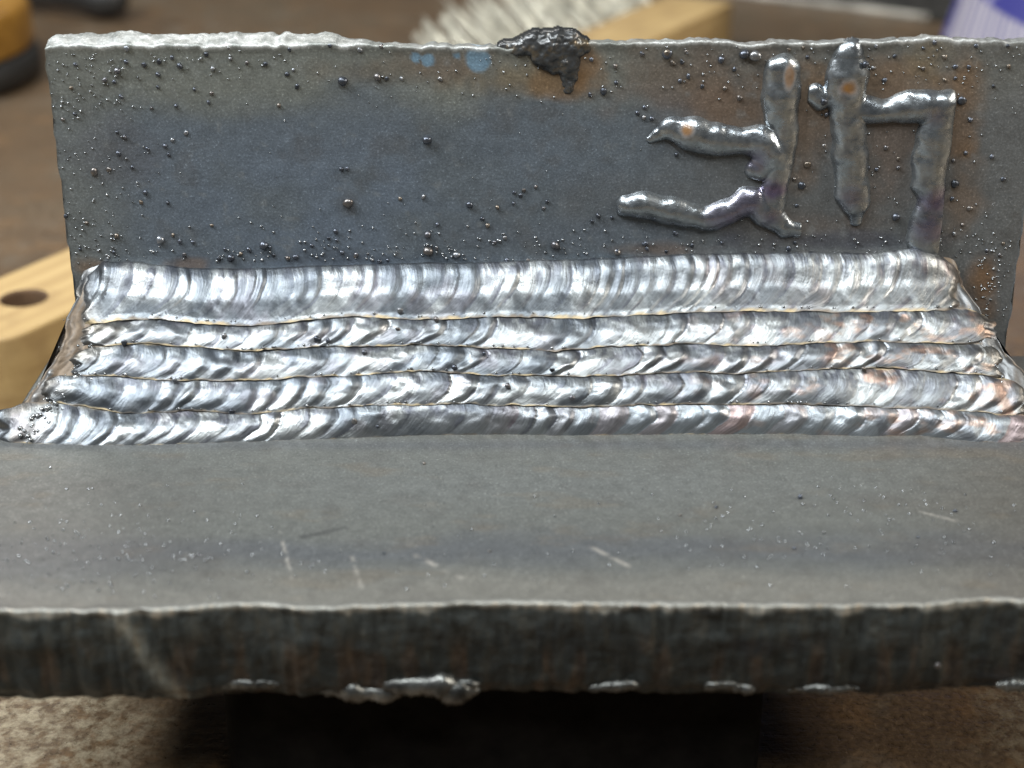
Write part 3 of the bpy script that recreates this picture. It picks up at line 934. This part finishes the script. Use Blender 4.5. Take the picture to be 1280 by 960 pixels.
# single balls on the base plate, the front edge and between the beads
for (x, y, r) in ((1000, 623, .40), (1194, 640, .32), (850, 645, .25), (895, 635, .26), (903, 646, .24), (530, 580, .3), (612, 690, .22), (480, 692, .2), (993, 686, .25), (1148, 672, .22)):
    p = on_floor(x, y); ball((p[0], p[1], r * 0.4), r)
for (x, y, r) in ((545, 399, .5), (497, 411, .35), (397, 424, .5), (410, 426, .4), (568, 459, .5), (455, 440, .45), (280, 420, .5), (690, 462, .35), (635, 483, .45), (443, 527, .5), (472, 533, .35), (715, 498, .4), (218, 475, .45), (290, 515, .45), (1080, 462, .4), (155, 428, .45), (605, 442, .35), (500, 388, .5)):
    p = on_face(x, y, LEG + 3.5); ball(p, r)
for (x, y, r) in ((1172, 832, .42), (795, 758, .3)):
    p = on_wall(x, y, YF - 0.6); ball(p, r)


def fine_spatter():
    base = bmesh.new(); bmesh.ops.create_icosphere(base, subdivisions=1, radius=1.0)
    bv = np.array([v.co[:] for v in base.verts]); bf = np.array([[v.index for v in f.verts] for f in base.faces]); base.free()
    P = []
    r = np.random.default_rng(5)

    def wall(px, py, rad):
        p = on_wall(px, py)
        if X0V + .1 < p[0] < X1V - .2: P.append((p[0], -rad * 0.5, p[2], rad))

    for _ in range(190): wall(r.uniform(65, 1275), 58 + abs(r.normal(0, 38)), r.uniform(.09, .22))
    for _ in range(170): wall(r.normal(110, 40), r.uniform(70, 335), r.uniform(.09, .22))
    for _ in range(280): wall(r.uniform(90, 1230), 326 - abs(r.normal(0, 22)), r.uniform(.1, .26))
    for _ in range(130): wall(r.normal(1150, 70), r.uniform(60, 400), r.uniform(.09, .22))
    for _ in range(60): wall(r.uniform(60, 1270), r.uniform(60, 320), r.uniform(.06, .13))
    for _ in range(80): wall(r.normal(1240, 12), r.uniform(290, 405), r.uniform(.1, .24))

    def floor(px, py, rad):
        p = on_floor(px, py)
        if p[1] < -22 and p[1] > -66: P.append((p[0], p[1], rad * 0.4, rad))

    for _ in range(230): floor(r.normal(120, 110), r.normal(685, 32), r.uniform(.10, .24))
    for _ in range(120): floor(r.normal(1010, 140), r.normal(648, 32), r.uniform(.10, .24))
    for _ in range(60): floor(r.uniform(300, 1280), r.normal(690, 25), r.uniform(.1, .24))
    for _ in range(50): floor(r.uniform(0, 1280), r.uniform(560, 745), r.uniform(.05, .12))
    # crumbs along the bead seams and on the sloping left and right ends
    for _ in range(200):
        i = r.integers(1, 5); q = r.uniform(60, 1260)
        p = bpoint(i, q) + NRM * 0.35; P.append((*p, r.uniform(.1, .26)))
    for _ in range(150):
        s = r.random(); q = np.array([100, 425]) * (1 - s) + np.array([5, 537]) * s + np.abs(r.normal(0, 11, 2)) + np.array([12, 4])
        p = on_face(q[0], q[1], LEG + 2.2); P.append((*p, .08 + .38 * r.random() ** 2.5))
    for _ in range(50):
        s = r.random(); q = np.array([1222, 410]) * (1 - s) + np.array([1256, 480]) * s - np.abs(r.normal(0, 5, 2))
        p = on_face(q[0], q[1], LEG + 2.2); P.append((*p, r.uniform(.1, .3)))
    P = np.array(P)
    sc = P[:, 3][:, None, None] * (0.8 + 0.4 * r.random((len(P), 1, 3)))
    V = (bv[None] * sc + P[:, None, :3]).reshape(-1, 3)
    F = (bf[None] + (np.arange(len(P)) * len(bv))[:, None, None]).reshape(-1, 3)
    o = mesh_obj('fine_spatter', V, F, mat_plain('fine_spatter_steel', (0.26, 0.27, 0.28), 0.27, 0.9, 0.7, 350, 0.0), coupon)
    o['kind'] = 'stuff'


fine_spatter()

# ------------------------------------------------------------------ wire brush behind the upright plate
ZT = -22.5
pL = (on_floor(89, 391, ZT) + on_floor(79, 310, ZT)) / 2
pR = (on_floor(809, 51, ZT) + on_floor(715, 45, ZT)) / 2
dB = (pR - pL); dB[2] = 0; dB /= np.linalg.norm(dB)
nB = np.array([-dB[1], dB[0], 0])            # towards the bristle side (back left)
hole = on_floor(30, 372, ZT)
s_hole = float((hole - pL) @ dB)
s_end = float((on_floor(905, 10, ZT) - pL) @ dB) + 12
s_0 = s_hole - 24
brush = thing('wire_brush', 'wooden handled wire brush with pale bristles lying behind the upright plate', 'brush', (pL[0], pL[1], BENCH))


def build_handle():
    # outline in (s, n), extruded in z, with rounded edges and a drilled hole
    W = 14.3
    ss = np.concatenate([np.linspace(s_0, s_0 + 10, 10), np.linspace(s_0 + 14, s_end - 4, 40), [s_end - 1.5, s_end]])
    half = W * np.sqrt(np.clip(1 - np.clip((s_0 + 11 - ss) / 11.5, 0, 1) ** 2, 0.02, 1))
    half[-1] -= 1.2
    out = [(a, h) for a, h in zip(ss, half)] + [(a, -h) for a, h in zip(ss[::-1], half[::-1])]
    bm = bmesh.new()
    vs = [bm.verts.new((*(pL[:2] + dB[:2] * a + nB[:2] * h), BENCH + 0.05)) for a, h in out]
    hs = []
    for k in range(20):
        an = 2 * math.pi * k / 20
        hs.append(bm.verts.new((hole[0] + 4.9 * math.cos(an), hole[1] + 4.9 * math.sin(an), BENCH + 0.05)))
    eds = [bm.edges.new((vs[i], vs[(i + 1) % len(vs)])) for i in range(len(vs))] + [bm.edges.new((hs[i], hs[(i + 1) % 20])) for i in range(20)]
    bmesh.ops.triangle_fill(bm, edges=eds, use_beauty=True)
    ret = bmesh.ops.extrude_face_region(bm, geom=bm.faces[:])
    nv = [g for g in ret['geom'] if isinstance(g, bmesh.types.BMVert)]
    for v in nv: v.co.z = ZT
    bmesh.ops.recalc_face_normals(bm, faces=bm.faces[:])
    be = [e for e in bm.edges if len(e.link_faces) == 2 and e.calc_face_angle(0) > 0.8 and abs(e.verts[0].co.z - e.verts[1].co.z) < 0.01]
    bmesh.ops.bevel(bm, geom=be, offset=1.1, segments=3, affect='EDGES', profile=0.6)
    me = bpy.data.meshes.new('handle')
    # local frame along the brush so that the grain runs lengthwise
    rot = Matrix.Rotation(math.atan2(dB[1], dB[0]), 4, 'Z')
    inv = rot.inverted()
    for v in bm.verts:
        v.co = inv @ (Vector(v.co) - Vector((pL[0], pL[1], BENCH))) * MM
    bm.to_mesh(me); bm.free()
    me.materials.append(M_WOOD)
    me.materials.append(mat_plain('shaded_drill_hole', (0.085, 0.045, 0.02), 0.8))  # dark wall colour paints the shade inside the hole
    hc = inv @ (Vector((hole[0], hole[1], BENCH)) - Vector((pL[0], pL[1], BENCH))) * MM
    for p in me.polygons:
        if math.hypot(p.center.x - hc.x, p.center.y - hc.y) < 0.0056 and abs(p.normal.z) < 0.8: p.material_index = 1
    o = bpy.data.objects.new('handle', me)
    COL.objects.link(o); o.parent = brush
    o.rotation_euler = (0, 0, math.atan2(dB[1], dB[0]))
    return o


build_handle()
M_WIRE = mat_plain('bristle_wire', (0.56, 0.53, 0.44), 0.4, 0.4, 0.45, 260, 0.0)


def tuft(s, z, r):
    V = []; F = []
    root = pL + dB * s + nB * 12.5; root[2] = z
    lean = nB * 0.80 + np.array([0, 0, 0.62]) + dB * r.normal(0.02, 0.05)
    ln = r.uniform(29, 34)
    for q in range(16):
        ang = r.uniform(0, 6.28); rad = 1.8 * math.sqrt(r.random())
        off = dB * rad * math.cos(ang) + np.array([0, 0, 1]) * rad * math.sin(ang) * 0.8
        dirn = lean + dB * r.normal(0, 0.035) + np.array([0, 0, 1]) * r.normal(0, 0.035) + off * 0.012
        dirn /= np.linalg.norm(dirn)
        bend = (dB * r.normal(0, 1) + np.array([0, 0, 1]) * r.normal(0, 1)) * 1.0
        side = np.cross(dirn, [0, 0, 1.0]); side /= np.linalg.norm(side); up = np.cross(side, dirn)
        L = ln * r.uniform(0.9, 1.06); wr = 0.36
        b0 = len(V)
        for i in range(4):
            f = i / 3
            p = root + off + dirn * L * f + bend * f * f
            for a in range(3):
                an = 2.094 * a
                V.append(p + side * wr * math.cos(an) + up * wr * math.sin(an))
        for i in range(3):
            for a in range(3):
                F.append((b0 + i * 3 + a, b0 + i * 3 + (a + 1) % 3, b0 + i * 3 + 3 + (a + 1) % 3, b0 + i * 3 + 3 + a))
        F.append((b0 + 9, b0 + 10, b0 + 11))
    mesh_obj('bristle_tuft', V, F, M_WIRE, brush)


rt = np.random.default_rng(3)
s_b0 = float((on_floor(590, 97, ZT) - pL) @ dB)
for row, z in enumerate((BENCH + 4.5, BENCH + 9.5, BENCH + 14.5)):
    for i in range(15):
        s = s_b0 + row * 2.6 + i * (s_end - 8 - s_b0) / 14
        if s < s_end - 3: tuft(s, z, rt)


# ------------------------------------------------------------------ things at the back of the bench
def lathe(name, prof, center, mat, parent=None, seg=64, cap=True):
    V = []; F = []
    n = len(prof)
    for k in range(seg):
        a = 2 * math.pi * k / seg
        for (r, z) in prof: V.append((center[0] + r * math.cos(a), center[1] + r * math.sin(a), center[2] + z))
    for k in range(seg):
        kk = (k + 1) % seg
        for i in range(n - 1): F.append((k * n + i, kk * n + i, kk * n + i + 1, k * n + i + 1))
    return mesh_obj(name, V, F, mat, parent)


# amber roll, upper left
kA = NT('amber_roll_material')
kc = kA.ramp(kA.noise(90, 4, 0.6), [(0.3, (0.15, 0.07, 0.012)), (0.55, (0.28, 0.14, 0.024)), (0.72, (0.36, 0.20, 0.05))])
kA.color(kc); kA.set(Roughness=0.32)
rc = (-234.0, 352.0, BENCH)
roll = thing('amber_roll', 'round amber brown roll lying flat on the bench, on an added black ring for its shadow', 'roll', rc)
lathe('roll_body', [(24, 11.3), (47, 11.3), (49.5, 12), (50, 14), (50, 25), (49, 27.5), (46, 28.5), (27, 28.5), (24, 27), (24, 11.3)], rc, kA.m, roll)
lathe('shadow_ring', [(24, 0.2), (49, 0.2), (51.5, 1.5), (52, 6), (51, 10.5), (49, 11.2), (24, 11.2), (24, 0.2)], rc, mat_plain('shadow_black', (0.015, 0.014, 0.013), 0.6), roll)  # added black ring stands in for the shadow under the roll
lathe('core', [(20, 0.2), (23.9, 0.2), (23.9, 27.0), (20, 27.0), (20, 0.2)], rc, mat_plain('grey_core', (0.2, 0.15, 0.1), 0.8), roll)


def tube(name, pts, mat, parent=None, seg=16):
    P = np.array([p[:3] for p in pts], float); R = [p[3] for p in pts]
    V = []; F = []
    for i in range(len(P)):
        d = P[min(i + 1, len(P) - 1)] - P[max(i - 1, 0)]; d /= np.linalg.norm(d)
        s = np.cross(d, [0, 0, 1.0]); s /= np.linalg.norm(s); u = np.cross(s, d)
        for a in range(seg):
            an = 2 * math.pi * a / seg
            V.append(P[i] + R[i] * (s * math.cos(an) + u * math.sin(an)))
    for i in range(len(P) - 1):
        for a in range(seg):
            F.append((i * seg + a, i * seg + (a + 1) % seg, (i + 1) * seg + (a + 1) % seg, (i + 1) * seg + a))
    F.append(tuple(range(seg))[::-1]); F.append(tuple((len(P) - 1) * seg + a for a in range(seg)))
    return mesh_obj(name, V, F, mat, parent)


# black grip of a tool, top left
M_BLACK = mat_plain('black_rubber', (0.018, 0.018, 0.018), 0.45, 0, 0.3, 200)
g0 = on_floor(140, 20, BENCH); g1 = on_floor(55, 6, BENCH)
tool = thing('tool_handle', 'black rounded tool grip lying on the bench beyond the upright plate', 'tool', (g0[0], g0[1] + 20, BENCH))
gy = g0[1] - 4
tube('grip', [(g0[0] + 9, gy, BENCH + 9, 2.0), (g0[0] + 7.5, gy, BENCH + 9, 6), (g0[0] + 3, gy, BENCH + 9, 8.6), (g0[0] - 3, gy, BENCH + 9, 8.8), (g0[0] - 8, gy + 2, BENCH + 9, 7.4), (g0[0] - 14, gy + 5, BENCH + 9, 6.2), (g0[0] - 40, gy + 14, BENCH + 9, 6.0), (g0[0] - 110, gy + 40, BENCH + 9, 6.2)], M_BLACK, tool)
lathe('collar', [(0.01, -3), (6.9, -3), (7.2, 0), (6.9, 3), (0.01, 3)], (g0[0] - 112, gy + 41, BENCH + 8.2), mat_plain('tool_steel', (0.3, 0.3, 0.3), 0.4, 0.9), tool, 24)

# dark steel bar with a worn bright edge, top right
b0 = on_floor(962, 1, BENCH); b1 = on_floor(1188, 29, BENCH)
db = b1 - b0; db[2] = 0; Lb = np.linalg.norm(db); db /= Lb; nb_ = np.array([-db[1], db[0], 0])
if nb_[1] < 0: nb_ = -nb_
bar = thing('steel_bar', 'dark steel bar with worn bright lower edge lying beside the blue bottle', 'bar', b0)
M_BAR = mat_plain('dark_bar_steel', (0.030, 0.029, 0.027), 0.5, 0.3, 0.4, 150)
M_BRT = mat_plain('worn_bar_edge', (0.34, 0.32, 0.28), 0.4, 0.6, 0.7, 40)


def prism(name, sec, a, length, mat, parent):
    V = []; n = len(sec)
    for s in np.linspace(0, length, 24):
        for (o_, z) in sec: V.append(a + db * s + nb_ * (o_ + 0.4 * math.sin(s / 13)) + np.array([0, 0, z]))
    F = []
    for i in range(23):
        for j in range(n): F.append((i * n + j, i * n + (j + 1) % n, (i + 1) * n + (j + 1) % n, (i + 1) * n + j))
    F.append(tuple(range(n))[::-1]); F.append(tuple(23 * n + j for j in range(n)))
    return mesh_obj(name, V, F, mat, parent, smooth=False)


a0 = b0 - db * 60
prism('bar_body', [(2.2, 0.1), (26, 0.1), (26, 13), (24, 14), (5, 14), (2.2, 11)], a0, Lb + 62, M_BAR, bar)
prism('bright_edge', [(0, 0.1), (2.1, 0.1), (2.1, 2.4), (1.2, 2.6), (0, 1.4)], a0, Lb + 50, M_BRT, bar)

# blue and white bottle with a bar code, top right
BC = (193.0, 328.0, BENCH)
kB = NT('printed_bottle_label')
tcx = kB.n('ShaderNodeSeparateXYZ'); kB.l(kB.obj(), tcx.inputs[0])
ang = kB.math('ARCTAN2', tcx.outputs[1], tcx.outputs[0])
wv = kB.n('ShaderNodeTexNoise', noise_dimensions='1D'); wv.inputs['Scale'].default_value = 30; wv.inputs['Detail'].default_value = 1
kB.l(ang, wv.inputs['W'])
bars = kB.ramp(wv.outputs['Fac'], [(0.48, 0.0), (0.53, 1.0)])
white = kB.mix(kB.math('MULTIPLY', bars, 0.75), (0.42, 0.39, 0.42), (0.08, 0.08, 0.20))
blue = kB.mix(kB.ramp(kB.noise(160, 2), [(0.60, 0.0), (0.66, 0.7)]), (0.045, 0.045, 0.20), (0.36, 0.34, 0.45))
# the blue field starts at a slanting line round the bottle
zline = kB.math('ADD', tcx.outputs[2], kB.math('MULTIPLY', kB.math('ADD', ang, 2.0), 0.0087))
selb = kB.ramp(kB.math('MULTIPLY', zline, 1.0 / 0.1), [(0.243, 0.0), (0.249, 1.0)])
kB.color(kB.mix(selb, white, blue)); kB.set(Roughness=0.3)
bottle = thing('squeeze_bottle', 'blue and white tapered plastic bottle with a bar code standing behind the upright plate', 'bottle', BC)
ob = lathe('bottle_body', [(0.01, 0.2), (34, 0.2), (37, 2), (37.5, 6), (35, 18), (31.5, 32), (29, 50), (27, 70), (22, 84), (11, 92), (11, 98)], (0, 0, 0), kB.m, bottle, 96)
ob.location = (0, 0, 0); ob.scale = (1.215,) * 3
oc = lathe('cap', [(0.01, 98.2), (12.5, 98.2), (12.5, 112), (11, 114), (0.01, 114)], (0, 0, 0), mat_plain('blue_cap', (0.04, 0.035, 0.25), 0.35), bottle, 48)
oc.location = (0, 0, 0); oc.scale = (1.215,) * 3
